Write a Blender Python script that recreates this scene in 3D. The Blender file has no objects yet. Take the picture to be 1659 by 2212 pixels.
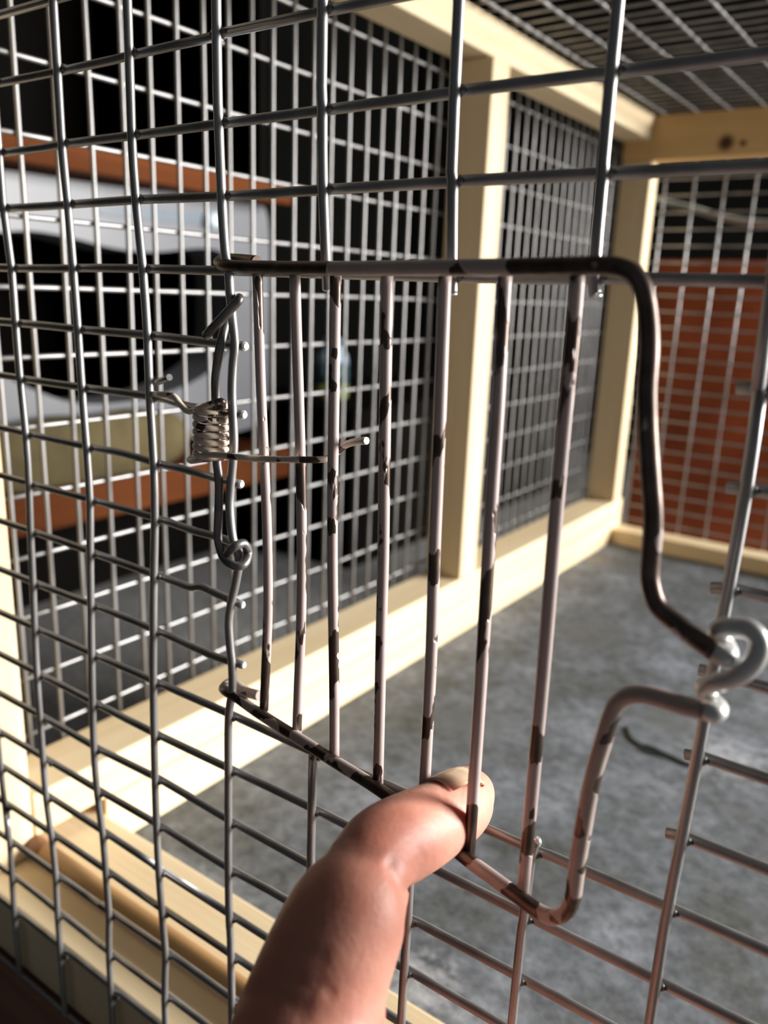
import bpy, bmesh, math, random
from mathutils import Vector, Matrix
random.seed(7)
SC = bpy.context.scene
COL = SC.collection
S = 0.001                                    # all measures below are millimetres

# ------------------------------------------------------------------ camera
YAW, PITCH, ROLL = 0.608366, -0.262158, -0.03926
CAM = Vector((182.913, -109.669, -2.323))
FPX = 1767.64                                # focal length in pixels of a 1659 x 2212 frame
ROT = Matrix.Rotation(YAW, 3, 'Z') @ Matrix.Rotation(PITCH, 3, 'X') @ Matrix.Rotation(ROLL, 3, 'Y')
cd = bpy.data.cameras.new('camera'); cam = bpy.data.objects.new('camera', cd); COL.objects.link(cam)
cd.sensor_fit = 'HORIZONTAL'; cd.sensor_width = 36.0; cd.lens = FPX / 1659 * 36.0
cd.clip_start = 0.005; cd.clip_end = 50
rt, fw, up = ROT.col[0], ROT.col[1], ROT.col[2]
M = Matrix((rt, up, -fw)).transposed().to_4x4(); M.translation = CAM * S
cam.matrix_world = M
cd.dof.use_dof = True; cd.dof.focus_distance = 0.142; cd.dof.aperture_fstop = 24
SC.camera = cam

# ------------------------------------------------------------------ world, daylight, exposure
W = bpy.data.worlds.new('world'); SC.world = W; W.use_nodes = True
bg = W.node_tree.nodes['Background']; bg.inputs[0].default_value = (0.80, 0.90, 1.0, 1); bg.inputs[1].default_value = 0.07
ld = bpy.data.lights.new('doorway_daylight', 'AREA'); ld.shape = 'RECTANGLE'; ld.size = 0.7; ld.size_y = 0.8
ld.energy = 98; ld.color = (1.0, 0.975, 0.94)
lo = bpy.data.objects.new('doorway_daylight', ld); COL.objects.link(lo)
lo.location = (1.25, 1.12, 0.27)
lo.rotation_euler = (Vector((-0.05, 0.25, -0.10)) - lo.location).to_track_quat('-Z', 'Y').to_euler()
vs = SC.view_settings
SC.display_settings.display_device = 'sRGB'
vs.view_transform = 'Standard'; vs.look = 'None'; vs.exposure = 0.0; vs.gamma = 1.0; vs.use_curve_mapping = False

# ------------------------------------------------------------------ helpers
def ray(u, v):
    return ROT @ Vector(((u - 829.5) / FPX, 1.0, -(v - 1106.0) / FPX))
def on_plane(u, v, p0, n):                   # point of a real plane measured in the photograph
    d = ray(u, v); return CAM + d * (((p0 - CAM).dot(n)) / d.dot(n))
def aty(u, v, y=0.0): return on_plane(u, v, Vector((0, y, 0)), Vector((0, 1, 0)))
def atx(u, v, x): return on_plane(u, v, Vector((x, 0, 0)), Vector((1, 0, 0)))
def atz(u, v, z): return on_plane(u, v, Vector((0, 0, z)), Vector((0, 0, 1)))
def px_per_mm(p): return FPX / (p - CAM).dot(fw)

def catmull(pts, n):
    pts = [Vector(p) for p in pts]
    if n <= 1 or len(pts) < 3: return pts
    out = []
    for i in range(len(pts) - 1):
        p1, p2 = pts[i], pts[i + 1]
        p0 = pts[i - 1] if i else p1 * 2 - p2
        p3 = pts[i + 2] if i + 2 < len(pts) else p2 * 2 - p1
        for k in range(n):
            t = k / n
            out.append(0.5 * ((2 * p1) + (p2 - p0) * t + (2 * p0 - 5 * p1 + 4 * p2 - p3) * t * t + (3 * p1 - p0 - 3 * p2 + p3) * t ** 3))
    out.append(pts[-1]); return out

def tube_geo(pts, r, sides=8, bevel=True):
    """verts / faces of a round wire along pts; r a number or one radius per point"""
    pts = [Vector(p) for p in pts]; n = len(pts)
    rs = list(r) if hasattr(r, '__len__') else [r] * n
    V, F = [], []
    t0 = (pts[1] - pts[0]).normalized()
    a = Vector((0, 0, 1)) if abs(t0.z) < 0.9 else Vector((1, 0, 0))
    nrm = t0.cross(a).normalized()
    for i in range(n):
        t = (pts[min(i + 1, n - 1)] - pts[max(i - 1, 0)])
        t = t.normalized() if t.length > 1e-9 else t0
        nrm = (nrm - t * nrm.dot(t)).normalized(); b = t.cross(nrm)
        for k in range(sides):
            an = 2 * math.pi * k / sides
            V.append(pts[i] + (nrm * math.cos(an) + b * math.sin(an)) * rs[i])
    for i in range(n - 1):
        for k in range(sides):
            k2 = (k + 1) % sides
            F.append((i * sides + k, i * sides + k2, (i + 1) * sides + k2, (i + 1) * sides + k))
    F.append(tuple(range(sides))[::-1]); F.append(tuple((n - 1) * sides + k for k in range(sides)))
    return V, F

def link(name, me, mat, parent=None, loc=None):
    o = bpy.data.objects.new(name, me); COL.objects.link(o)
    if mat and not me.materials: me.materials.append(mat)
    if parent: o.parent = parent; 
    if loc is not None: o.location = Vector(loc) * S
    return o
def mesh(name, V, F, smooth=True):
    me = bpy.data.meshes.new(name); me.from_pydata([tuple(Vector(v) * S) for v in V], [], F)
    if smooth:
        for p in me.polygons: p.use_smooth = len(p.vertices) < 7
    me.update(); return me
def wire(name, pts, r, mat, parent, sides=8, smooth_n=1, wob=0.0):
    pts = catmull(pts, smooth_n)
    V, F = tube_geo(pts, r, sides)
    return link(name, mesh(name, V, F), mat, parent)
def box_geo(a, b, bev=0.8):
    bm = bmesh.new(); bmesh.ops.create_cube(bm, size=1.0)
    a, b = Vector(a), Vector(b); c = (a + b) / 2; d = b - a
    for v in bm.verts: v.co = Vector((v.co.x * d.x, v.co.y * d.y, v.co.z * d.z)) + c
    if bev: bmesh.ops.bevel(bm, geom=bm.edges[:], offset=bev, segments=2, profile=0.5, affect='EDGES')
    return bm
def box(name, a, b, mat, parent=None, bev=0.8):
    bm = box_geo(a, b, bev); bmesh.ops.scale(bm, vec=(S, S, S), verts=bm.verts[:])
    me = bpy.data.meshes.new(name); bm.to_mesh(me); bm.free(); return link(name, me, mat, parent)
def tag(o, label=None, cat=None, group=None, kind=None):
    if label: o['label'] = label
    if cat: o['category'] = cat
    if group: o['group'] = group
    if kind: o['kind'] = kind
    return o
def empty(name, loc=(0, 0, 0)):
    # kept at the world origin of rotation; children carry absolute coordinates
    o = bpy.data.objects.new(name, None); COL.objects.link(o); o.empty_display_size = 0.02
    return o

# ------------------------------------------------------------------ materials
def nm(name):
    m = bpy.data.materials.new(name); m.use_nodes = True
    nt = m.node_tree; b = nt.nodes['Principled BSDF']; return m, nt, b
def N(nt, t, **kw):
    n = nt.nodes.new(t)
    for k, v in kw.items():
        if k in n.inputs: n.inputs[k].default_value = v
        else: setattr(n, k, v)
    return n
def coords(nt, scale=(1, 1, 1), rot=(0, 0, 0)):
    tc = N(nt, 'ShaderNodeTexCoord'); mp = N(nt, 'ShaderNodeMapping')
    mp.inputs['Scale'].default_value = scale; mp.inputs['Rotation'].default_value = rot
    nt.links.new(tc.outputs['Object'], mp.inputs[0]); return mp.outputs[0]
def ramp(nt, src, stops, interp='LINEAR'):
    r = N(nt, 'ShaderNodeValToRGB'); r.color_ramp.interpolation = interp
    e = r.color_ramp.elements
    while len(e) < len(stops): e.new(0.5)
    for q, (p, c) in zip(e, stops): q.position = p; q.color = tuple(c) + (1,)
    nt.links.new(src, r.inputs[0]); return r.outputs[0]
def bump(nt, b, src, strength, dist):
    bp = N(nt, 'ShaderNodeBump'); bp.inputs['Strength'].default_value = strength; bp.inputs['Distance'].default_value = dist
    nt.links.new(src, bp.inputs['Height']); nt.links.new(bp.outputs[0], b.inputs['Normal'])
def plain(name, col, rough=0.6, metal=0.0, var=0.15, scale=30, spec=0.5):
    m, nt, b = nm(name)
    n = N(nt, 'ShaderNodeTexNoise'); n.inputs['Scale'].default_value = scale; n.inputs['Detail'].default_value = 4
    nt.links.new(coords(nt), n.inputs['Vector'])
    lo_, hi_ = [c * (1 - var) for c in col], [min(1, c * (1 + var)) for c in col]
    nt.links.new(ramp(nt, n.outputs[0], [(0.3, lo_), (0.7, hi_)]), b.inputs['Base Color'])
    b.inputs['Roughness'].default_value = rough; b.inputs['Metallic'].default_value = metal
    b.inputs['Specular IOR Level'].default_value = spec
    return m
def wood(name, axis, c0, c1, rough=0.6, fine=1.0, knots=(), spec=0.3):
    """pine: long grain along axis (0 x, 1 y, 2 z)"""
    m, nt, b = nm(name)
    sc = [70 * fine] * 3; sc[axis] = 4 * fine
    n = N(nt, 'ShaderNodeTexNoise'); n.inputs['Scale'].default_value = 1.0; n.inputs['Detail'].default_value = 6
    n.inputs['Roughness'].default_value = 0.6; n.inputs['Distortion'].default_value = 0.6
    nt.links.new(coords(nt, sc), n.inputs['Vector'])
    sc2 = [600 * fine] * 3; sc2[axis] = 14 * fine
    n2 = N(nt, 'ShaderNodeTexNoise'); n2.inputs['Scale'].default_value = 1.0; n2.inputs['Detail'].default_value = 3
    nt.links.new(coords(nt, sc2), n2.inputs['Vector'])
    mx = N(nt, 'ShaderNodeMath', operation='MULTIPLY_ADD'); mx.inputs[1].default_value = 0.25
    nt.links.new(n2.outputs[0], mx.inputs[0]); nt.links.new(n.outputs[0], mx.inputs[2])
    col = ramp(nt, mx.outputs[0], [(0.42, c0), (0.80, c1)])
    for (kx, ky, kz, kr) in knots:
        tc = N(nt, 'ShaderNodeTexCoord'); mp = N(nt, 'ShaderNodeMapping')
        mp.inputs['Location'].default_value = (-kx * S, -ky * S, -kz * S)
        nt.links.new(tc.outputs['Object'], mp.inputs[0])
        ln = N(nt, 'ShaderNodeVectorMath', operation='LENGTH'); nt.links.new(mp.outputs[0], ln.inputs[0])
        mr = N(nt, 'ShaderNodeMapRange'); mr.inputs[1].default_value = kr * S * 0.55; mr.inputs[2].default_value = kr * S * 1.25
        mr.inputs[3].default_value = 1; mr.inputs[4].default_value = 0; nt.links.new(ln.outputs['Value'], mr.inputs[0])
        mix = N(nt, 'ShaderNodeMix', data_type='RGBA'); nt.links.new(mr.outputs[0], mix.inputs['Factor'])
        nt.links.new(col, mix.inputs[6]); mix.inputs[7].default_value = (0.09, 0.03, 0.012, 1); col = mix.outputs[2]
    nt.links.new(col, b.inputs['Base Color']); b.inputs['Roughness'].default_value = rough
    b.inputs['Specular IOR Level'].default_value = spec
    bump(nt, b, n2.outputs[0], 0.25, 0.0004)
    return m

PINE_A, PINE_B = (0.80, 0.665, 0.45), (0.72, 0.555, 0.33)
pine = [wood('pine_grain_x', 0, PINE_A, PINE_B), wood('pine_grain_y', 1, PINE_A, PINE_B), wood('pine_grain_z', 2, PINE_A, PINE_B)]
pine_knot = wood('pine_grain_x_knot', 0, (0.76, 0.53, 0.26), (0.64, 0.41, 0.17), knots=[(7, 563, 113, 6), (19, 563, 112, 2.5)])

def galvanised():
    m, nt, b = nm('galvanised_wire')
    n = N(nt, 'ShaderNodeTexNoise'); n.inputs['Scale'].default_value = 120; n.inputs['Detail'].default_value = 5
    nt.links.new(coords(nt, (1, 1, 0.35)), n.inputs['Vector'])
    nt.links.new(ramp(nt, n.outputs[0], [(0.3, (0.23, 0.222, 0.218)), (0.65, (0.35, 0.345, 0.345))]), b.inputs['Base Color'])
    b.inputs['Metallic'].default_value = 0.75
    r = N(nt, 'ShaderNodeMapRange'); r.inputs[3].default_value = 0.30; r.inputs[4].default_value = 0.55
    nt.links.new(n.outputs[0], r.inputs[0]); nt.links.new(r.outputs[0], b.inputs['Roughness'])
    bump(nt, b, n.outputs[0], 0.25, 0.0003)
    return m
galv = galvanised()
bare = plain('bare_tie_wire', (0.22, 0.215, 0.21), 0.38, 0.75, 0.3, 260)
weldm = plain('weld_metal', (0.12, 0.115, 0.11), 0.5, 0.5, 0.3, 300)
cutm = plain('cut_wire_end', (0.80, 0.80, 0.80), 0.3, 0.6, 0.1, 300)

def peeling(name, thr, stretch=(1, 1, 0.30), scale=170, paint=(0.52, 0.42, 0.395), seed=0.0, xwear=None):
    m, nt, b = nm(name)
    tc = N(nt, 'ShaderNodeTexCoord'); mp = N(nt, 'ShaderNodeMapping')
    mp.inputs['Scale'].default_value = stretch; mp.inputs['Location'].default_value = (seed, seed * 1.7, seed * 0.6)
    nt.links.new(tc.outputs['Object'], mp.inputs[0])
    n = N(nt, 'ShaderNodeTexNoise'); n.inputs['Scale'].default_value = scale; n.inputs['Detail'].default_value = 3; n.inputs['Roughness'].default_value = 0.45
    nt.links.new(mp.outputs[0], n.inputs['Vector'])
    src = n.outputs[0]
    if xwear:                                  # the coat has lasted best in the middle of the rail
        sp = N(nt, 'ShaderNodeSeparateXYZ'); nt.links.new(tc.outputs['Object'], sp.inputs[0])
        w = ramp(nt, sp.outputs['X'], xwear); sb = N(nt, 'ShaderNodeMath', operation='ADD')
        nt.links.new(src, sb.inputs[0]); nt.links.new(w, sb.inputs[1]); src = sb.outputs[0]
    mask = ramp(nt, src, [(thr, (0, 0, 0)), (thr + 0.012, (1, 1, 1))])
    n2 = N(nt, 'ShaderNodeTexNoise'); n2.inputs['Scale'].default_value = 500; n2.inputs['Detail'].default_value = 3
    nt.links.new(mp.outputs[0], n2.inputs['Vector'])
    rust = ramp(nt, n2.outputs[0], [(0.35, (0.085, 0.062, 0.052)), (0.7, (0.17, 0.125, 0.105))])
    pnt = ramp(nt, n2.outputs[0], [(0.3, [c * 0.88 for c in paint]), (0.7, paint)])
    mix = N(nt, 'ShaderNodeMix', data_type='RGBA'); nt.links.new(mask, mix.inputs['Factor'])
    nt.links.new(rust, mix.inputs[6]); nt.links.new(pnt, mix.inputs[7]); nt.links.new(mix.outputs[2], b.inputs['Base Color'])
    mt = N(nt, 'ShaderNodeMapRange'); mt.inputs[3].default_value = 0.85; mt.inputs[4].default_value = 0.0
    nt.links.new(mask, mt.inputs[0]); nt.links.new(mt.outputs[0], b.inputs['Metallic'])
    b.inputs['Roughness'].default_value = 0.36
    bump(nt, b, mask, 0.6, 0.00025)
    return m
peel_bar = peeling('peeling_paint_bar', 0.43, (1, 1, 0.5), 250)
peel_bar_dark = peeling('peeling_paint_bar_worn', 0.46, (1, 1, 0.35), 200, seed=0.4)
g3 = lambda v: (v, v, v)
peel_rail = peeling('peeling_paint_rail', 0.62, (0.6, 0.6, 0.6), 190, seed=0.83, xwear=[(0.099, g3(0)), (0.102, g3(0.22)), (0.133, g3(0.22)), (0.137, g3(0.0))])
peel_low = peeling('peeling_paint_lower_frame', 0.47, (0.6, 0.6, 0.6), 220, (0.46, 0.37, 0.33), seed=0.31)
peel_spring = peeling('peeling_paint_spring', 0.42, (1, 1, 1), 260, (0.74, 0.62, 0.50), seed=0.2)

def concrete(name, c0, c1, c2, blots=()):
    m, nt, b = nm(name)
    n = N(nt, 'ShaderNodeTexNoise'); n.inputs['Scale'].default_value = 22; n.inputs['Detail'].default_value = 6; n.inputs['Roughness'].default_value = 0.62
    nt.links.new(coords(nt), n.inputs['Vector'])
    n2 = N(nt, 'ShaderNodeTexNoise'); n2.inputs['Scale'].default_value = 160; n2.inputs['Detail'].default_value = 5; n2.inputs['Roughness'].default_value = 0.7
    nt.links.new(coords(nt), n2.inputs['Vector'])
    a = ramp(nt, n.outputs[0], [(0.33, c0), (0.52, c1), (0.72, c2)])
    d = ramp(nt, n2.outputs[0], [(0.36, (0.45, 0.46, 0.48)), (0.52, (0.95, 0.95, 0.96)), (0.68, (1.45, 1.45, 1.48))])
    mix = N(nt, 'ShaderNodeMix', data_type='RGBA', blend_type='MULTIPLY'); mix.inputs['Factor'].default_value = 0.8
    nt.links.new(a, mix.inputs[6]); nt.links.new(d, mix.inputs[7]); col = mix.outputs[2]
    for (bx_, by_, br_, bc_) in blots:         # pale blotches and dark smudges at set spots
        tc = N(nt, 'ShaderNodeTexCoord'); mp = N(nt, 'ShaderNodeMapping'); mp.inputs['Location'].default_value = (-bx_ * S, -by_ * S, 206 * S)
        nt.links.new(tc.outputs['Object'], mp.inputs[0])
        ln = N(nt, 'ShaderNodeVectorMath', operation='LENGTH'); nt.links.new(mp.outputs[0], ln.inputs[0])
        mr = N(nt, 'ShaderNodeMapRange'); mr.inputs[1].default_value = 0; mr.inputs[2].default_value = br_ * S; mr.inputs[3].default_value = 0.75; mr.inputs[4].default_value = -0.35
        nt.links.new(ln.outputs['Value'], mr.inputs[0])
        ml = N(nt, 'ShaderNodeMath', operation='ADD', use_clamp=True); nt.links.new(mr.outputs[0], ml.inputs[0])
        rr = N(nt, 'ShaderNodeMapRange'); rr.inputs[1].default_value = 0.35; rr.inputs[2].default_value = 0.65; rr.inputs[3].default_value = -0.35; rr.inputs[4].default_value = 0.25
        nt.links.new(n2.outputs[0], rr.inputs[0]); nt.links.new(rr.outputs[0], ml.inputs[1])
        mx = N(nt, 'ShaderNodeMix', data_type='RGBA'); nt.links.new(ml.outputs[0], mx.inputs['Factor']); nt.links.new(col, mx.inputs[6]); mx.inputs[7].default_value = bc_ + (1,); col = mx.outputs[2]
    nt.links.new(col, b.inputs['Base Color'])
    b.inputs['Roughness'].default_value = 0.7; bump(nt, b, n2.outputs[0], 0.25, 0.0006)
    return m
board_grey = concrete('grey_cement_board', (0.07, 0.075, 0.068), (0.122, 0.133, 0.148), (0.24, 0.26, 0.29),
    [tuple(atz(u, v, -206)[:2]) + (r_, c_) for u, v, r_, c_ in ((1570, 1640, 34, (0.40, 0.41, 0.44)), (900, 2120, 22, (0.48, 0.49, 0.52)), (1440, 1560, 30, (0.09, 0.095, 0.085)), (1260, 1370, 34, (0.11, 0.115, 0.10)), (1460, 1440, 30, (0.25, 0.275, 0.325)), (1000, 1560, 40, (0.10, 0.105, 0.10)), (1290, 1210, 26, (0.17, 0.145, 0.09)))])
ground_m = concrete('concrete_ground', (0.14, 0.14, 0.135), (0.18, 0.18, 0.175), (0.23, 0.23, 0.22))
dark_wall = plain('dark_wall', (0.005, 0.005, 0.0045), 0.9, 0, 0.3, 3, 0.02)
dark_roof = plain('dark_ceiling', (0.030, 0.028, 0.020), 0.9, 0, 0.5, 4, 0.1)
stain = wood('dark_stained_wood', 0, (0.30, 0.15, 0.10), (0.20, 0.095, 0.065), 0.65)
shelf_wood = wood('brown_shelf_wood', 1, (0.125, 0.038, 0.011), (0.075, 0.022, 0.007), 0.7, 0.5, spec=0.05)
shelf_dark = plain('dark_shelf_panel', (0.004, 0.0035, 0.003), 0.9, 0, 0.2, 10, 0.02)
white_plastic = plain('white_plastic', (0.155, 0.16, 0.175), 0.4, 0, 0.04, 20)
grey_plastic = plain('grey_plastic', (0.12, 0.15, 0.18), 0.4, 0, 0.1, 20)
tan_cloth = plain('tan_cloth', (0.10, 0.080, 0.040), 0.85, 0, 0.25, 25, 0.1)
terracotta = plain('terracotta_board', (0.42, 0.10, 0.035), 0.75, 0, 0.28, 14, 0.2)
dowel_m = wood('brown_dowel', 0, (0.42, 0.255, 0.11), (0.26, 0.14, 0.055), 0.5, 1.3)
dowel_end = plain('dark_dowel_end', (0.16, 0.060, 0.020), 0.5, 0, 0.3, 90)
strand_green = plain('shadow_strand_green', (0.05, 0.065, 0.055), 0.5, 0, 0.2, 90)
cable_m = plain('grey_cable', (0.34, 0.32, 0.27), 0.6, 0, 0.15, 40)

# ------------------------------------------------------------------ the setting
def struct(o): o['kind'] = 'structure'; return o
GZ = -400
struct(box('floor', (-1250, -1500, GZ - 30), (2600, 2000, GZ), ground_m, bev=0))
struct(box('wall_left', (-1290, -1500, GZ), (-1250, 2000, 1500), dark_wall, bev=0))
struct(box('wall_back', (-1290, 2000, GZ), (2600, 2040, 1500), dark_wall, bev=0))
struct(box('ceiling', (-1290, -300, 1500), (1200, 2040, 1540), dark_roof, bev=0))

# bench the cage stands on
bench = empty('bench'); tag(bench, 'dark brown stained bench under the cage', 'bench')
box('bench_top', (-78, 6, -240), (365, 600, -213.5), stain, bench, 1)
for x, y in ((-70, 14), (330, 14), (-70, 560), (330, 560)):
    box('leg', (x, y, GZ), (x + 28, y + 28, -240), stain, bench, 1)
box('front_apron', (-74, 0.5, -330), (361, 6, -214), stain, bench, 0.6)

# ------------------------------------------------------------------ the cage
cage = empty('cage'); tag(cage, 'pine framed cage covered in galvanised welded wire mesh, with a small wire door', 'cage')
XL, YB, ZR = -71.9, 588.0, 137.0             # mesh planes: left side, back, roof
XI, XR = -46.0, 340.0
fb = box('floor_board', (-70, 48.3, -212), (XR - 1, 586, -206), board_grey, cage, 0.5); fb['label'] = 'mottled grey floor board of the cage'
# bottom frame
box('lower_rail', (-70.5, 48.4, -205.9), (XI, 586, -185.4), pine[1], cage)
box('side_rail', (-70.5, 20.5, -184.8), (XI, 586, -169), pine[1], cage)
box('front_rail', (-70.5, 1.8, -212.5), (XR, 48, -191), pine[0], cage, 1.0)
box('back_rail', (XI + 0.3, 565, -205.9), (XR, 586.5, -193), pine[0], cage)
# posts
box('corner_post', (-70.5, 1.8, -190.7), (XI, 20, 117), pine[2], cage)
o = box('middle_post', (-70.5, 302, -168.7), (XI, 321, 117.6), pine[2], cage)
box('corner_post', (-70.5, 563.5, -168.7), (XI, 579, 103.5), pine[2], cage)
box('corner_post', (XR - 24, 563.5, -192), (XR, 579, 103.5), pine[2], cage)
box('corner_post', (XR - 24, 1.8, -190.7), (XR, 20, 117), pine[2], cage)
# top frame
box('top_rail', (-70.5, 1.8, 118), (-48, 562.5, 135.8), pine[1], cage)
box('top_rail', (XR - 22, 25, 118), (XR, 562.5, 135.8), pine[1], cage)
box('top_rail', (-47.5, 1.8, 118), (XR, 24, 135.8), pine[0], cage)
box('back_top_rail', (-70.5, 563, 104), (XR, 586.5, 135.5), pine_knot, cage)
box('right_rail', (XR - 24, 48.4, -205.9), (XR, 563, -180), pine[1], cage)

WR = 0.86                                    # radius of the mesh wire
def welds(name, pts, r=1.05, parent=None, label=None):
    V, F = [], []
    oct_v = [(1, 0, 0), (-1, 0, 0), (0, 1, 0), (0, -1, 0), (0, 0, 1), (0, 0, -1)]
    oct_f = [(0, 2, 4), (2, 1, 4), (1, 3, 4), (3, 0, 4), (2, 0, 5), (1, 2, 5), (3, 1, 5), (0, 3, 5)]
    for p in pts:
        k = len(V)
        V += [Vector(p) + Vector(q) * r for q in oct_v]; F += [tuple(i + k for i in f) for f in oct_f]
    o = link(name, mesh(name, V, F), weldm, parent); o['kind'] = 'stuff'
    return o
def panel(name, corners, label):               # the edge wire of a mesh panel; its wires become its children
    c = [Vector(p) for p in corners]; c.append(c[0])
    V, F = tube_geo(c, WR, 6); o = link(name, mesh(name, V, F), galv, cage); o['label'] = label
    return o
def lin(a, b, n=2): return [Vector(a).lerp(Vector(b), i / (n - 1)) for i in range(n)]
def wavy(a, b, n, amp):
    out = lin(a, b, n)
    for p in out[1:-1]: p += Vector((random.uniform(-amp, amp), random.uniform(-amp, amp), random.uniform(-amp, amp)))
    return out

# --- front panel: wires as measured (x, z) on the plane y = 0, keyed column -> row
FRONT = {
 -1: {11: (-23.8, -139.6), 12: (-22.7, -151.8), 13: (-22.8, -164.4), 14: (-23.4, -177.0), 15: (-23.9, -189.5)},
 0: {-2: (-0.1, 24.4), -1: (0.0, 12.8), 0: (1.4, -0.2), 1: (1.3, -12.5), 2: (1.4, -25.4), 3: (2.0, -38.6), 4: (1.7, -51.0), 5: (0.8, -63.4), 6: (0.1, -77.2), 7: (-0.8, -90.0), 8: (-1.4, -103.0), 9: (-1.5, -115.6), 11: (-1.6, -139.9), 12: (-0.3, -151.7), 13: (0.1, -164.8), 14: (-0.5, -177.7)},
 1: {-3: (23.2, 38.4), -2: (23.2, 24.8), -1: (24.0, 13.0), 0: (24.6, 0.2), 1: (25.0, -12.6), 2: (25.2, -25.2), 3: (25.7, -38.5), 4: (25.8, -50.8), 5: (24.7, -63.7), 6: (23.8, -77.0), 7: (22.9, -90.1), 8: (22.1, -103.4), 9: (21.6, -116.1), 10: (21.9, -128.3), 11: (23.2, -140.1), 12: (23.5, -151.8), 13: (23.8, -164.6), 14: (22.7, -178.3)},
 2: {-3: (45.6, 38.8), -2: (45.4, 24.9), -1: (45.9, 13.3), 0: (47.2, 0.4), 1: (47.9, -12.5), 2: (47.9, -24.9), 3: (48.4, -38.5), 4: (48.1, -50.9), 5: (47.1, -63.6), 6: (46.2, -77.2), 7: (45.5, -90.0), 8: (45.1, -103.5), 9: (44.8, -115.2), 10: (44.7, -128.0), 11: (44.9, -140.6), 12: (45.5, -152.2), 13: (46.2, -164.2), 14: (45.2, -178.0)},
 3: {-3: (68.7, 39.1), -2: (68.9, 25.2), -1: (69.4, 13.2), 7: (69.5, -89.8), 8: (69.2, -103.0), 9: (69.0, -116.0), 10: (68.8, -128.6), 11: (68.9, -140.8), 12: (69.3, -151.8)},
 4: {-3: (91.9, 39.5), -2: (92.2, 25.4), -1: (92.6, 13.5), 7: (92.7, -90.0), 8: (92.5, -102.6)},
 5: {-2: (116.4, 25.7), -1: (116.9, 13.7), 0: (117.7, 0.3), 9: (116.1, -116.0), 10: (115.9, -127.6)},
 6: {-2: (139.3, 25.9), -1: (139.5, 13.8), 0: (139.7, 0.6), 7: (139.0, -89.9), 8: (138.7, -102.8), 9: (138.5, -115.6)},
 7: {0: (161.9, 0.7), 1: (162.4, -12.2), 2: (162.6, -24.8), 3: (162.3, -38.4), 4: (162.0, -50.7), 5: (161.7, -63.6), 6: (161.3, -76.9), 7: (160.9, -89.4), 8: (160.8, -102.9)}}
ZT, ZB = 117.0, -212.0
fp_pts = []
def rowz(j): return -12.75 * j + (0.3 if j < 1 else 0) - (0.6 if 5 < j < 11 else 0)
def colx(i): return 23.15 * i + 0.1
front_weld = []
for i in range(-3, 15):
    for j in range(-9, 16):
        if 1 <= j <= 6 and 4 <= i <= 6: continue
        p = FRONT.get(i, {}).get(j, (colx(i), rowz(j)))
        front_weld.append((p[0] + 0.75, -0.1, p[1]))
fpan = panel('front_mesh', [(-72, 0, 117.5), (XR, 0, 117.5), (XR, 0, -212.5), (-72, 0, -212.5)], 'dark backlit front mesh panel with a cut opening')
welds('weld_points', front_weld, 0.95, fpan)
YC, YR = -0.82, 0.72                          # columns lie in front of rows
def colpath(i, j0, j1, ztop=None, zbot=None):
    d = FRONT.get(i, {}); pts = []
    if ztop is not None: pts.append((colx(i) - (0.3 if i < 4 else 0), YC, ztop))
    for j in range(j0, j1 + 1):
        if j in d: pts.append((d[j][0], YC, d[j][1]))
        elif not d: pts.append((colx(i) + random.uniform(-.5, .5), YC, rowz(j)))
    if zbot is not None: pts.append((pts[-1][0] if pts else colx(i), YC, zbot))
    return pts
for i in range(-2, 15):
    if i in (3, 4, 5, 6): continue
    wire('vertical_wire', colpath(i, -6, 15, ZT, ZB), WR, galv, fpan, 8, 2)
# column 3 carries the hinge: bent along the opening
c3 = [(colx(3) - .8, YC, ZT)] + [(FRONT[3][j][0], YC, FRONT[3][j][1]) for j in (-3, -2, -1)]
for u, v in [(486, 540), (493, 580), (497, 633), (501, 678), (506, 726), (507, 752), (503, 792), (501, 845), (503, 898), (505, 964), (499, 1044), (496, 1095),
             (502, 1159), (512, 1190), (516, 1216), (508, 1264), (499, 1303), (494, 1342), (497, 1395), (501, 1434), (502, 1487)]:
    c3.append(aty(u, v, YC))
c3 += [(FRONT[3][j][0], YC, FRONT[3][j][1]) for j in (7, 8, 9, 10, 11, 12)] + [(69.4, YC, ZB)]
wire('vertical_wire', c3, WR, galv, fpan, 8, 4)
for i, (u, v) in ((4, (707, 626)), (5, (977, 634)), (6, (1288, 637))):   # upper cut ends
    e = aty(u, v, YC); wire('vertical_wire', colpath(i, -3, 0, ZT) + [e], WR, galv, fpan, 8, 2)
    wire('cut_end', [e + Vector((0, 0, .02)), e - Vector((0, 0, .25))], [WR * .98, WR * .75], cutm, fpan, 8)
for i, (u, v) in ((4, (683, 1622)), (5, (893, 1722)), (6, (1160, 1816))):  # lower cut ends
    e = aty(u, v, YC); wire('vertical_wire', [e] + colpath(i, 7, 12, None, ZB), WR, galv, fpan, 8, 2)
    wire('cut_end', [e - Vector((0, 0, .02)), e + Vector((0.15, 0, .6))], [WR * .98, WR * .45], cutm, fpan, 8)
def rowpath(j, i0, i1):
    out = []
    for i in range(i0, i1 + 1):
        p = FRONT.get(i, {}).get(j)
        if p: out.append((p[0], YR, p[1]))
    return out
XA, XZ = -72.0, XR
STUB_L = {1: (530, 748), 2: (527, 896), 3: (521, 1046), 4: (522, 1178), 5: (524, 1307), 6: (526, 1437)}
STUB_R = {1: (1592, 838), 2: (1570, 1052), 3: (1537, 1270), 4: (1511, 1446), 5: (1480, 1630), 6: (1440, 1799)}
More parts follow.
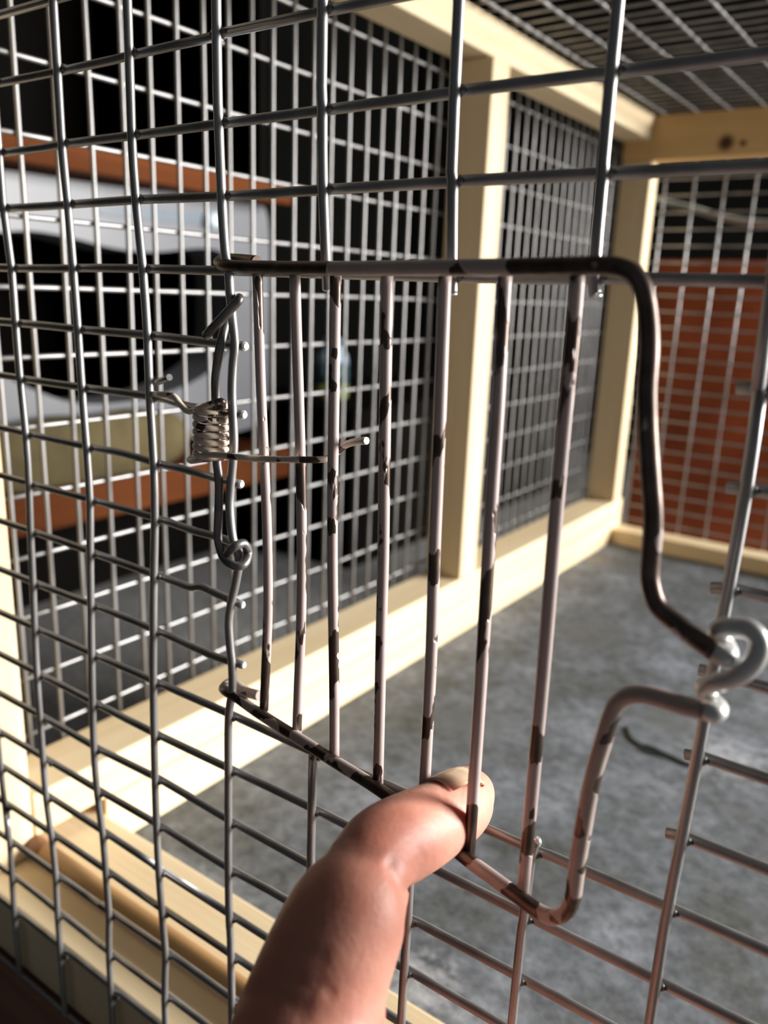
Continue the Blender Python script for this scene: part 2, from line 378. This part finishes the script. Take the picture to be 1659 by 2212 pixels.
EXTRA = {2: [(375, 868), (412, 879), (450, 884)], 3: [(250, 976), (300, 989), (339, 1001), (400, 1015), (470, 1034)], 5: [(341, 1244), (385, 1260), (412, 1269), (435, 1268), (470, 1284)], 1: [(420, 736), (470, 742)], 4: [(420, 1147), (470, 1160)], 6: [(420, 1399), (470, 1420)]}
for j in range(-9, 16):
    if 1 <= j <= 6:
        pts = [(XA, YR, rowz(j))] + rowpath(j, 0, 1)
        if j in (3, 5): pts += [aty(u, v, YR) for u, v in EXTRA[j]]
        else: pts += rowpath(j, 2, 2) + [aty(u, v, YR) for u, v in EXTRA[j]]
        e = aty(*STUB_L[j], YR); pts.append(e)
        wire('horizontal_wire', pts, WR, galv, fpan, 8, 3)
        d = (e - Vector(pts[-2])).normalized()
        wire('cut_end', [e - d * .02, e + d * .3], [WR * .98, WR * .7], cutm, fpan, 8)
        e = aty(*STUB_R[j], YR)
        wire('horizontal_wire', [e] + rowpath(j, 7, 7) + [(XZ, YR, rowz(j))], WR, galv, fpan, 8, 1)
    else:
        rp = rowpath(j, -1, 7)
        pts = [(XA, YR, rowz(j))] + rp + [(XZ, YR, rowz(j) + (.4 if j < 1 else 0))]
        wire('horizontal_wire', pts, WR, galv, fpan, 8, 2)

# --- left panel
LZ = [134.5, 111.1, 87.2, 63.8, 41.1, 16.8, -5.4, -27.7, -50.8, -73.8, -96.1, -117.7, -141.1, -162.9, -186.0]
LY = [10.8, 23.5, 36.2, 48.8, 61.4, 74.5, 87.9, 100.4, 112.9, 125.5, 138.2, 151.1, 163.6, 176.4, 189.2, 202.1, 215.0, 228.0, 240.8, 253.7, 266.9, 279.4]
while LY[-1] < 575: LY.append(LY[-1] + 12.75)
lpan = panel('side_mesh', [(XL, 1, 136.5), (XL, 586, 136.5), (XL, 586, -190.5), (XL, 1, -190.5)], 'brightly lit side mesh panel')
for y in LY: wire('vertical_wire', [(XL + .75, y, 136), (XL + .75, y + random.uniform(-.5, .5), 40), (XL + .75, y + random.uniform(-.5, .5), -70), (XL + .75, y, -190)], WR, galv, lpan, 8, 2)
for z in LZ: wire('horizontal_wire', wavy((XL - .75, 2, z), (XL - .75, 585, z), 12, .35), WR, galv, lpan, 8, 1)
# --- back panel
BX = [-64.7 + 22.85 * k for k in range(0, 18)]
BZ = [-200 + 12.75 * k for k in range(0, 27)]
bpan = panel('back_mesh', [(-71.5, YB, 136.5), (XR, YB, 136.5), (XR, YB, -204), (-71.5, YB, -204)], 'back mesh panel')
for x in BX: wire('vertical_wire', [(x, YB - .75, 136), (x + random.uniform(-.4, .4), YB - .75, 0), (x, YB - .75, -203)], WR, galv, bpan, 8, 1)
for z in BZ: wire('horizontal_wire', wavy((-71, YB + .75, z), (XR, YB + .75, z), 6, .4), WR, galv, bpan, 8, 1)
# --- roof panel
RX = [-64.2 + 23.35 * k for k in range(0, 18)]
RY = [6 + 12.75 * k for k in range(0, 46)]
rpan = panel('roof_mesh', [(-71.5, 1.5, ZR), (-71.5, 587.5, ZR), (XR, 587.5, ZR), (XR, 1.5, ZR)], 'roof mesh panel')
for x in RX: wire('lengthwise_wire', wavy((x, 2, ZR - .75), (x, 587, ZR - .75), 10, .5), WR, galv, rpan, 8, 1)
for y in RY: wire('cross_wire', wavy((-71, y, ZR + .75), (XR, y, ZR + .75), 6, .4), WR, galv, rpan, 8, 1)

# --- the small door: hinged on column 3 and pulled 12 degrees open
DA = math.radians(12); DP = Vector((69, 0, 0)); DN = Vector((math.sin(DA), math.cos(DA), 0))
def atd(u, v, d=0.0): return on_plane(u, v, DP - DN * d, DN)          # d: millimetres towards the viewer
FR = 1.12
top_path = [(556, 566, -3.4), (520, 562, -3.6), (488, 561, -3.0), (474, 566, -1.2), (482, 573, .6), (520, 576, .6), (560, 577, .2), (640, 579, 0), (760, 580, 0), (880, 579, 0), (1000, 578, 0), (1120, 577, 0), (1230, 575, 0),
            (1300, 574, 0), (1342, 579, 0), (1372, 596, 0), (1390, 630, 0), (1400, 690, 0), (1402, 760, 0), (1397, 840, 0), (1399, 930, 0), (1405, 1030, 0), (1411, 1120, 0), (1406, 1200, 0), (1404, 1255, 0),
            (1421, 1308, 0), (1462, 1346, 0), (1510, 1384, 0), (1545, 1409, .4)]
latch = [(1545, 1409, .4), (1566, 1420, .2), (1573, 1411, -1.6), (1563, 1390, -2.6), (1551, 1368, -2.2), (1560, 1356, -1.6), (1590, 1356, -1.6), (1622, 1362, -1.6), (1641, 1388, -1.6), (1634, 1420, -1.2), (1610, 1450, -.8),
         (1578, 1468, -.6), (1545, 1475, -.8), (1525, 1481, -1.6), (1524, 1496, -2.4), (1537, 1515, -2.6), (1551, 1530, -1.8), (1545, 1541, .2), (1526, 1536, .4)]
low_path = [(1526, 1536, .4), (1480, 1525, 0), (1425, 1508, 0), (1385, 1500, 0), (1352, 1505, 0), (1330, 1524, 0), (1315, 1560, 0), (1302, 1605, 0), (1287, 1655, 0), (1271, 1725, 0), (1259, 1795, 0), (1249, 1855, 0), (1242, 1905, 0),
            (1236, 1943, 0), (1222, 1970, 0), (1196, 1981, 0), (1164, 1969, 0), (1120, 1937, 0), (1060, 1893, 0), (1005, 1852, 0), (915, 1778, 0), (820, 1706, 0), (720, 1643, 0), (640, 1592, 0), (560, 1541, 0), (512, 1507, .3),
            (490, 1494, .2), (484, 1486, -1.2), (497, 1476, -3.2), (514, 1482, -4.0), (530, 1494, -4.2), (562, 1503, -4.2)]
door = wire('door', [atd(*p) for p in top_path], FR, peel_rail, cage, 12, 5)
door['label'] = 'small wire door with flaking pale paint over rusty metal'
wire('latch', [atd(*p) for p in latch], FR, plain('worn_grey_wire', (0.68, 0.67, 0.65), .38, .35, .15, 200), door, 12, 5)['label'] = 'bent wire latch loop'
wire('lower_frame', [atd(*p) for p in low_path], FR, peel_low, door, 12, 5)
bars = [[(556, 588), (559, 700), (564, 850), (571, 1000), (577, 1150), (579, 1300), (575, 1420), (570, 1534)],
        [(637, 590), (641, 730), (646, 880), (650, 1030), (652, 1200), (650, 1350), (645, 1480), (641, 1586)],
        [(725, 590), (723, 730), (721, 880), (719, 1030), (718, 1200), (720, 1350), (722, 1500), (722, 1636)],
        [(836, 590), (834, 730), (832, 880), (830, 1030), (828, 1200), (824, 1350), (820, 1530), (816, 1696)],
        [(961, 592), (956, 730), (951, 880), (945, 1030), (938, 1200), (932, 1400), (924, 1560), (913, 1768)],
        [(1091, 592), (1083, 730), (1075, 880), (1065, 1030), (1055, 1200), (1043, 1400), (1030, 1600), (1013, 1846)],
        [(1247, 592), (1236, 730), (1222, 880), (1208, 1030), (1194, 1200), (1178, 1400), (1158, 1620), (1129, 1928)]]
for k, b in enumerate(bars):
    pts = [atd(u, v, -1.5 if 0 < q < len(b) - 1 else -1.0) for q, (u, v) in enumerate(b)]
    wire('bar', pts, 0.93, peel_bar_dark if k < 2 else peel_bar, door, 12, 4)
# --- tie wire that carries the spring, and the spring
pin = [(444, 726, 2.4), (480, 687, 2.2), (508, 657, 1.6), (517, 645, .4), (512, 648, -1.6), (500, 668, -2.4), (488, 700, -1.2), (477, 742, 1.0), (467, 805, 1.2), (466, 858, .8), (469, 938, .8), (468, 991, .8), (473, 1044, .8),
       (472, 1106, 1.0), (471, 1165, 1.2), (484, 1206, 2.2), (506, 1222, 2.6), (527, 1219, 1.2), (536, 1195, -1.0), (526, 1174, .5), (505, 1182, 2.6), (491, 1196, 2.2)]
wire('tie_wire', [aty(u, v, -.82 - d) for u, v, d in pin], 0.88, bare, cage, 10, 5)['label'] = 'dark twisted tie wire beside the door hinge'
ax_t, ax_b = aty(456, 872, -1.8), aty(455, 990, -1.8)
coil = [aty(324, 851, 1.4), aty(345, 852, -2.6), aty(374, 855, -2.8), aty(390, 874, -2.6), aty(408, 889, -3.4), aty(440, 878, -4.6), aty(478, 866, -4.6)]
turns, per = 7, 14
for k in range(turns * per + 1):
    a = 2 * math.pi * k / per + 0.1
    c = ax_t.lerp(ax_b, 0.02 + 0.93 * k / (turns * per))
    coil.append(c + Vector((math.cos(a) * 2.9, math.sin(a) * 2.9, 0)))
# the lower arm runs in front of two bars and behind the third
coil += [aty(440, 992, -3.5), aty(414, 996, -2.6), aty(412, 990, -1.0), aty(440, 984, -3.9), aty(470, 983, -5.2), aty(520, 988, -6.5), atd(578, 992, 1.0), atd(650, 993, .8), atd(700, 992, -1.6), atd(722, 982, -3.4), atd(745, 962, -3.6), atd(768, 954, -3.6), atd(792, 952, -3.6)]
wire('hinge_spring', coil, 0.62, peel_spring, cage, 8, 3)['label'] = 'small coil spring with flaking beige paint'
wire('tie_wire', [aty(340, 826, 1.6), aty(352, 821, -.2), aty(366, 815, -1.2)], 0.7, bare, cage, 8, 3)

# ------------------------------------------------------------------ things in and around the cage
dw = empty('wooden_dowel'); tag(dw, 'thin brown wooden dowel lying on the front rail of the cage', 'dowel')
a, b_ = atz(112, 1836, -187.3), Vector((150, 19.5, -187.3))
a.y = 19.5
wire('stick', lin(a, b_, 8), 3.4, dowel_m, dw, 20)
wire('end_band', [a - Vector((7.5, 0, 0)), a - Vector((6.8, 0, 0)), a - Vector((.2, 0, 0)), a + Vector((.3, 0, 0))], [3.0, 3.6, 3.6, 3.42], dowel_end, dw, 20)['label'] = 'dark end of the dowel'

o = empty('shadow_strand'); tag(o, 'dark bent strand laid as a wire shadow on the grey cage floor', 'wire')  # thin dark strands added in place of a wire loop shadow
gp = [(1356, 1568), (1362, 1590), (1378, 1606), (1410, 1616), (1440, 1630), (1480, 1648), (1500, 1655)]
wire('strand', [atz(u, v, -205.3) for u, v in gp], 0.8, strand_green, o, 8, 4)
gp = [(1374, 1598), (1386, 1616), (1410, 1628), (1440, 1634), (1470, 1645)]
wire('strand', [atz(u, v, -205.5) for u, v in gp], 0.55, strand_green, o, 8, 4)

# shelf seen through the side mesh
XS = -600
sh = empty('shelf_unit'); tag(sh, 'brown wooden shelf unit in the dark behind the side mesh', 'shelf')
box('shelf_board', (XS - 420, 120, 106), (XS, 770, 130), shelf_wood, sh, 1.5)
box('shelf_board', (XS - 420, 120, -266), (XS, 770, -224), shelf_wood, sh, 1.5)
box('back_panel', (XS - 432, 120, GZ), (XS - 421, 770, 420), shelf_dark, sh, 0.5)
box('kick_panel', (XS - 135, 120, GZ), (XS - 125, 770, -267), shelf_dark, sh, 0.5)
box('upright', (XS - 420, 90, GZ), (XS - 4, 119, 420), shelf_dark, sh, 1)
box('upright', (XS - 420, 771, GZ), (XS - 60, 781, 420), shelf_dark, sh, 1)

# white moulded casing with a rounded opening
def outline(pts, n=5): 
    q = catmull([Vector((p[0], p[1], 0)) for p in pts + [pts[0]]], n)[:-1]
    return [(p.x, p.y) for p in q]
def plate(name, outer, hole, x0, x1, mat, parent=None):
    bm = bmesh.new()
    rings = []
    for x in (x0, x1):
        ro = [bm.verts.new((x * S, p[0] * S, p[1] * S)) for p in outer]
        rh = [bm.verts.new((x * S, p[0] * S, p[1] * S)) for p in hole]
        rings.append((ro, rh))
    n, h = len(outer), len(hole)
    for (ro, rh) in rings:
        eds = [bm.edges.new((ro[i], ro[(i + 1) % n])) for i in range(n)] + [bm.edges.new((rh[i], rh[(i + 1) % h])) for i in range(h)]
        bmesh.ops.triangle_fill(bm, use_beauty=True, edges=eds)
    for k, m_ in ((0, n), (1, h)):
        A, B = rings[0][k], rings[1][k]
        for i in range(m_): bm.faces.new((A[i], A[(i + 1) % m_], B[(i + 1) % m_], B[i]))
    bmesh.ops.recalc_face_normals(bm, faces=bm.faces[:])
    me = bpy.data.meshes.new(name); bm.to_mesh(me); bm.free()
    return link(name, me, mat, parent)
def yz(u, v, x): p = atx(u, v, x); return (p.y, p.z)
XW = -650
out = [yz(u, v, XW) for u, v in [(-60, 360), (60, 374), (200, 396), (330, 412), (470, 420), (548, 432), (578, 470), (582, 600), (580, 760), (574, 880), (540, 925), (420, 945), (250, 950), (90, 945), (-60, 930), (-90, 700), (-95, 480)]]
hol = [yz(u, v, XW) for u, v in [(-30, 505), (60, 498), (150, 512), (240, 535), (330, 545), (430, 536), (478, 545), (497, 580), (500, 660), (494, 745), (455, 800), (380, 842), (280, 868), (170, 872), (80, 845), (0, 808), (-40, 780), (-50, 640)]]
wc = empty('plastic_casing'); tag(wc, 'white moulded plastic casing with large rounded opening on the shelf', 'appliance')
pl = plate('shell', outline(out, 3), outline(hol, 3), XW - 70, XW, white_plastic, wc)
for fy in (330, 560): box('foot', (XW - 60, fy, -223.8), (XW - 20, fy + 30, -163), white_plastic, wc, 2)
gr = [yz(u, v, XW) for u, v in [(205, 452), (300, 446), (400, 458), (470, 462), (474, 482), (400, 482), (300, 474), (220, 464)]]
bm = bmesh.new()
def slab(name, poly, x0, x1, mat, parent):
    n = len(poly); V = [(x0, p[0], p[1]) for p in poly] + [(x1, p[0], p[1]) for p in poly]
    F = [tuple(range(n)), tuple(range(n, 2 * n))[::-1]] + [(i, (i + 1) % n, n + (i + 1) % n, n + i) for i in range(n)]
    me = mesh(name, V, F, False); bb = bmesh.new(); bb.from_mesh(me); bmesh.ops.recalc_face_normals(bb, faces=bb.faces[:]); bb.to_mesh(me); bb.free()
    return link(name, me, mat, parent)
bm.free()
slab('dark_slot', outline(gr, 3), XW - 2, XW + 3, grey_plastic, wc)
kp = atx(455, 476, XW + 6)
wire('knob', [kp - Vector((6, 0, 0)), kp, kp + Vector((10, 0, 0)), kp + Vector((12, 0, 0))], [11, 11, 9, 5], plain('pale_blue_plastic', (0.55, 0.66, 0.72), .35), wc, 16)
# folded tan cloth on the lower board
def cushion(name, a, b, mat, bulge=.5):
    a, b = Vector(a), Vector(b); nx, ny = 10, 18; V, F = [], []
    for s in (0, 1):
        for i in range(nx + 1):
            for j in range(ny + 1):
                u, v = i / nx, j / ny
                e = (1 - (2 * u - 1) ** 6) * (1 - (2 * v - 1) ** 6); e = max(e, 0) ** .5
                z0, h = a.z, b.z - a.z
                rip = 2.5 * math.sin(v * 17 + u * 5) * e
                z = z0 + h * (.5 + .5 * e) + rip if s else z0 + h * (.5 - .5 * e)
                V.append((a.x + (b.x - a.x) * u, a.y + (b.y - a.y) * v, z))
    k = (nx + 1) * (ny + 1)
    for s in (0, 1):
        for i in range(nx):
            for j in range(ny):
                f = [s * k + i * (ny + 1) + j, s * k + (i + 1) * (ny + 1) + j, s * k + (i + 1) * (ny + 1) + j + 1, s * k + i * (ny + 1) + j + 1]
                F.append(tuple(f if s else f[::-1]))
    me = mesh(name, V, F); bb = bmesh.new(); bb.from_mesh(me); bmesh.ops.remove_doubles(bb, verts=bb.verts[:], dist=1e-6); bb.to_mesh(me); bb.free()
    return link(name, me, mat)
tag(cushion('folded_cloth', (XS - 46, 300, -223.7), (XS - 3, 590, -150), tan_cloth), 'folded tan cloth on the lower brown shelf board', 'cloth')
# small bottle further along
bt = empty('bottle'); tag(bt, 'small blue and green bottle in the dark beyond the shelf', 'bottle')
bp = atx(716, 800, XS - 20)
stand_z = bp.z - 42
def lathe(name, c, prof, mat, parent, n=20):
    V, F = [], []
    for (r, z) in prof:
        for k in range(n): V.append((c.x + r * math.cos(2 * math.pi * k / n), c.y + r * math.sin(2 * math.pi * k / n), z))
    for i in range(len(prof) - 1):
        for k in range(n): F.append((i * n + k, i * n + (k + 1) % n, (i + 1) * n + (k + 1) % n, (i + 1) * n + k))
    F.append(tuple(range(n))[::-1]); F.append(tuple((len(prof) - 1) * n + k for k in range(n)))
    return link(name, mesh(name, V, F), mat, parent)
lathe('body', bp, [(24, stand_z), (26, stand_z + 3), (26, stand_z + 22)], plain('green_label', (0.20, 0.24, 0.05), .5), bt)
lathe('sleeve', bp, [(26, stand_z + 22.2), (26, stand_z + 52)], plain('teal_label', (0.05, 0.11, 0.13), .5), bt)
lathe('cap', bp, [(26, stand_z + 52.2), (24, stand_z + 66), (15, stand_z + 76), (14, stand_z + 90), (10, stand_z + 92)], plain('pale_blue_cap', (0.30, 0.40, 0.52), .4), bt)
st = empty('storage_box'); tag(st, 'long dark storage box in the gloom under the small bottle', 'box')
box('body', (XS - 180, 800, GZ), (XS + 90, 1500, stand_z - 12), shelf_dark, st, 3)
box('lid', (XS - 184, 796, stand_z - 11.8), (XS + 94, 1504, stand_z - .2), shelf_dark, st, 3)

# terracotta board and drooping cable behind the back mesh
tb = box('terracotta_board', (-142, 900, GZ), (170, 930, 47), terracotta, None, 2)
tag(tb, 'terracotta coloured board standing behind the back mesh', 'board')
cb = [aty(u, v, 930 if i < 1 else 935) for i, (u, v) in enumerate([(1395, 425), (1440, 438), (1500, 452), (1560, 470), (1620, 480), (1700, 482), (1800, 470)])]
cab = empty('hanging_cable'); tag(cab, 'pale slack cable hanging in the dark above the terracotta board', 'cable')
wire('cord', cb, 4.0, cable_m, cab, 10, 4)

# ------------------------------------------------------------------ the hand
def skin_mat():
    m, nt, b = nm('skin')
    n = N(nt, 'ShaderNodeTexNoise'); n.inputs['Scale'].default_value = 55; n.inputs['Detail'].default_value = 4
    nt.links.new(coords(nt), n.inputs['Vector'])
    nt.links.new(ramp(nt, n.outputs[0], [(0.30, (0.42, 0.145, 0.100)), (0.50, (0.53, 0.235, 0.170)), (0.72, (0.62, 0.31, 0.235))]), b.inputs['Base Color'])
    b.inputs['Roughness'].default_value = 0.5; b.inputs['Specular IOR Level'].default_value = 0.35
    b.inputs['Subsurface Weight'].default_value = 0.6; b.inputs['Subsurface Radius'].default_value = (1.0, 0.25, 0.12); b.inputs['Subsurface Scale'].default_value = 0.0035
    n2 = N(nt, 'ShaderNodeTexNoise'); n2.inputs['Scale'].default_value = 1.0; n2.inputs['Detail'].default_value = 5
    nt.links.new(coords(nt, (520, 620, 520), (0.4, 0.2, 0.7)), n2.inputs['Vector'])
    v = N(nt, 'ShaderNodeTexVoronoi'); v.inputs['Scale'].default_value = 1300; nt.links.new(coords(nt), v.inputs['Vector'])
    ad = N(nt, 'ShaderNodeMath', operation='MULTIPLY_ADD'); ad.inputs[1].default_value = 0.35
    nt.links.new(v.outputs[0], ad.inputs[0]); nt.links.new(n2.outputs[0], ad.inputs[2])
    bump(nt, b, ad.outputs[0], 0.17, 0.0004)
    return m
skin = skin_mat()
# stations along the finger: the two silhouette edges in the photograph, depth plane, depth radius factor
ST = [((515, 2400), (775, 2400), -52, 1.0), ((552, 2212), (800, 2212), -46, 1.0), ((585, 2117), (812, 2117), -43, 1.0), ((615, 2050), (835, 2045), -40.5, 1.0), ((655, 1970), (864, 1962), -37, .98), ((692, 1888), (884, 1938), -33.5, .97),
      ((716, 1815), (893, 1930), -30.5, .97), ((752, 1757), (903, 1923), -27, .97), ((804, 1722), (926, 1908), -22.5, .97), ((858, 1700), (955, 1886), -17.5, .96), ((912, 1680), (988, 1856), -12.0, .95),
      ((962, 1655), (1013, 1826), -6.0, .93), ((1000, 1646), (1030, 1790), -1.6, .9), ((1032, 1658), (1048, 1748), 1.4, .9), ((1047, 1684), (1052, 1714), 2.6, .9)]
fing = []
for (l, r, y, kf) in ST:
    pl_, pr_ = aty(*l, y), aty(*r, y)
    c = (pl_ + pr_) / 2
    view = (c - CAM).normalized()
    side = (pl_ - pr_); ra = side.length / 2 * 0.87
    fing.append([c, side.normalized(), ra, kf])
def loft(cs, sides=28, sub=5):
    C_ = catmull([c[0] for c in cs], sub); D_ = catmull([c[1] for c in cs], sub); R_ = catmull([Vector((c[2], c[3], 0)) for c in cs], sub)
    V, F = [], []
    for i in range(len(C_)):
        t = (C_[min(i + 1, len(C_) - 1)] - C_[max(i - 1, 0)]).normalized()
        d = D_[i].normalized(); d = (d - t * d.dot(t) * 0.6).normalized(); e = t.cross(d).normalized()
        for k in range(sides):
            an = 2 * math.pi * k / sides
            V.append(C_[i] + d * math.cos(an) * R_[i].x + e * math.sin(an) * R_[i].x * R_[i].y)
    n = len(C_)
    for i in range(n - 1):
        for k in range(sides): F.append((i * sides + k, i * sides + (k + 1) % sides, (i + 1) * sides + (k + 1) % sides, (i + 1) * sides + k))
    F.append(tuple(range(sides))[::-1]); F.append(tuple((n - 1) * sides + k for k in range(sides)))
    return V, F
parts = []
base = fing[0]
bc = base[0]
# the index continues down to its knuckle; a palm, curled fingers, thumb and wrist lie below the frame
kn = bc + Vector((-12, -8, -34))
parts.append(loft([[kn + Vector((-3, -1, -14)), base[1], 11.5, 1.0], [kn, base[1], 12.5, 1.0], [bc.lerp(kn, .45), base[1], base[2] * 1.0, 1.0]] + fing))
def limb(pts, rs, sides=18, sub=4):
    P = catmull(pts, sub); R_ = [v.x for v in catmull([Vector((r, 0, 0)) for r in rs], sub)]
    return tube_geo(P, R_, sides)
pc = kn + Vector((-4, 22, -36))
def ellip(c, rx, ry, rz, n=16, m=12):
    V, F = [], []
    for i in range(1, m):
        ph = math.pi * i / m
        for k in range(n): V.append(c + Vector((rx * math.sin(ph) * math.cos(2 * math.pi * k / n), ry * math.sin(ph) * math.sin(2 * math.pi * k / n), rz * math.cos(ph))))
    for i in range(m - 2):
        for k in range(n): F.append((i * n + k, (i + 1) * n + k, (i + 1) * n + (k + 1) % n, i * n + (k + 1) % n))
    F.append(tuple(range(n))); F.append(tuple((m - 2) * n + k for k in range(n))[::-1])
    return V, F
sx = Vector((1, 0, 0))
palm_c = kn + Vector((0, 8, -42))
parts.append(ellip(palm_c, 16, 33, 54, 32, 24))
for q, (dy, ln) in enumerate(((17, 1.0), (31, .94), (42, .78))):          # middle, ring, little finger curled to the right
    k0 = kn + Vector((-2, dy, -6 - 4 * q))
    pts = [k0 + Vector((-6, 0, -26)), k0, k0 + Vector((20, 1, 7)) * ln, k0 + Vector((42, 2, 10)) * ln, k0 + Vector((47, 2, -13)) * ln, k0 + Vector((30, 1, -22)) * ln, k0 + Vector((16, 0, -20)) * ln]
    parts.append(limb(pts, [6, 10, 9.0, 9.4, 8.2, 7.8, 4.0]))
tb0 = kn + Vector((6, -14, -62))
parts.append(limb([tb0 + Vector((-4, 8, -14)), tb0, tb0 + Vector((16, -6, 24)), tb0 + Vector((24, -4, 48)), tb0 + Vector((27, 0, 66)), tb0 + Vector((28, 2, 72))], [8, 13, 11.5, 10.5, 8.5, 4]))
parts.append(limb([palm_c + Vector((0, 0, -10)), palm_c + Vector((-2, -6, -48)), palm_c + Vector((-6, -26, -110)), palm_c + Vector((-10, -60, -170))], [12, 21, 24, 28], 22))
V, F = [], []
for v_, f_ in parts:
    k = len(V); V += list(v_); F += [tuple(i + k for i in f) for f in f_]
me = mesh('person', V, F, False)
person = link('person', me, skin)
tag(person, 'bare hand with one bent finger hooked behind a bar of the small door', 'person')
rm = person.modifiers.new('join', 'REMESH'); rm.mode = 'VOXEL'; rm.voxel_size = 0.0005; rm.use_smooth_shade = True
sm = person.modifiers.new('soften', 'SMOOTH'); sm.factor = 0.5; sm.iterations = 8
dg = bpy.context.evaluated_depsgraph_get(); dg.update()
me2 = bpy.data.meshes.new_from_object(person.evaluated_get(dg)); person.modifiers.clear(); person.data = me2; me2.name = 'person'
if not me2.materials: me2.materials.append(skin)
for p in me2.polygons: p.use_smooth = True
# creases, pressed into the skin along short lines given as picture points on the near surface
import numpy as np
def crease(pts, depth, width, bulge=0.0):
    segs = np.array([ray(p.x, p.y).normalized()[:] for p in catmull([Vector((p[0], p[1], 0)) for p in pts], 6)])
    n = len(me2.vertices); co = np.empty(n * 3); nr = np.empty(n * 3)
    me2.vertices.foreach_get('co', co); me2.vertices.foreach_get('normal', nr)
    co = co.reshape(-1, 3); nr = nr.reshape(-1, 3)
    d = co / S - np.array(CAM[:]); L = np.linalg.norm(d, axis=1); dn = d / L[:, None]
    best = (dn @ segs.T).max(axis=1); dist = L * np.arccos(np.clip(best, -1, 1))
    ok = (L < 200) & ((nr * dn).sum(axis=1) < 0.1)
    w = np.exp(-(dist / width) ** 2) * depth - np.exp(-((dist - 2.2 * width) / width) ** 2) * bulge
    co -= nr * (w * ok * S)[:, None]
    me2.vertices.foreach_set('co', co.ravel()); me2.update()
crease([(892, 1942), (874, 1915), (856, 1888), (846, 1868)], 0.55, 0.9)
crease([(480, 2160), (540, 2148), (600, 2152), (650, 2175)], 0.22, 1.3)
crease([(590, 2035), (640, 2050), (690, 2066)], 0.16, 1.1)
for k in range(7):                             # fine wrinkles near the fingertip and over the joint
    crease([(955 + k * 2, 1700 + k * 13), (978, 1694 + k * 13), (1000 - k, 1692 + k * 12)], 0.10, 0.38)
for k in range(4):
    crease([(884 - k * 14, 1816 + k * 10), (902 - k * 14, 1834 + k * 10), (916 - k * 14, 1852 + k * 10)], 0.08, 0.4)
crease([(640, 2120), (668, 2135), (690, 2128), (712, 2142)], 0.16, 0.8)
crease([(716, 1790), (735, 1800), (760, 1806)], 0.18, 1.0)
me2.update()
# nail: a curved plate on the upper side of the fingertip
def nailgeo():
    pts_i = [((925, 1680), -11.5), ((945, 1669), -9.0), ((966, 1660), -6.2), ((988, 1653), -3.4), ((1006, 1654), -1.0), ((1016, 1662), 0.0)]
    V, F = [], []; w = [3.4, 4.4, 5.0, 4.6, 3.2, 0.9]
    C_ = [aty(p[0], p[1], y) for p, y in pts_i]; n = 9
    for th_ in (0.0, 0.45):
        for i, c in enumerate(C_):
            t = (C_[min(i + 1, 5)] - C_[max(i - 1, 0)]).normalized()
            side = (CAM - c).normalized(); side = (side - t * side.dot(t)).normalized(); upv = side.cross(t); upv = upv if upv.z > 0 else -upv
            for k in range(n):
                s_ = -1 + 2 * k / (n - 1)
                V.append(c + side * s_ * w[i] + upv * (-(s_ * s_) * 2.9 - th_ - (.15, .15, .15, .25, .6, 1.6)[i]) + t * 0)
    m_ = len(C_); q = m_ * n
    for i in range(m_ - 1):
        for k in range(n - 1):
            f = (i * n + k, i * n + k + 1, (i + 1) * n + k + 1, (i + 1) * n + k); F.append(f); F.append(tuple(j + q for j in f)[::-1])
    for k in range(n - 1): F.append((k, q + k, q + k + 1, k + 1)); F.append(((m_ - 1) * n + k, (m_ - 1) * n + k + 1, q + (m_ - 1) * n + k + 1, q + (m_ - 1) * n + k))
    for i in range(m_ - 1): F.append((i * n, (i + 1) * n, q + (i + 1) * n, q + i * n)); F.append((i * n + n - 1, q + i * n + n - 1, q + (i + 1) * n + n - 1, (i + 1) * n + n - 1))
    me = mesh('fingernail', V, F); bb = bmesh.new(); bb.from_mesh(me); bmesh.ops.recalc_face_normals(bb, faces=bb.faces[:]); bb.to_mesh(me); bb.free(); return me
nail_m = plain('fingernail', (0.66, 0.46, 0.32), 0.3, 0, 0.08, 150)
nb = nail_m.node_tree.nodes['Principled BSDF']; nb.inputs['Subsurface Weight'].default_value = 0.3; nb.inputs['Subsurface Scale'].default_value = 0.002
nail = link('fingernail', nailgeo(), nail_m, person); nail['label'] = 'yellowish fingernail seen edge on'
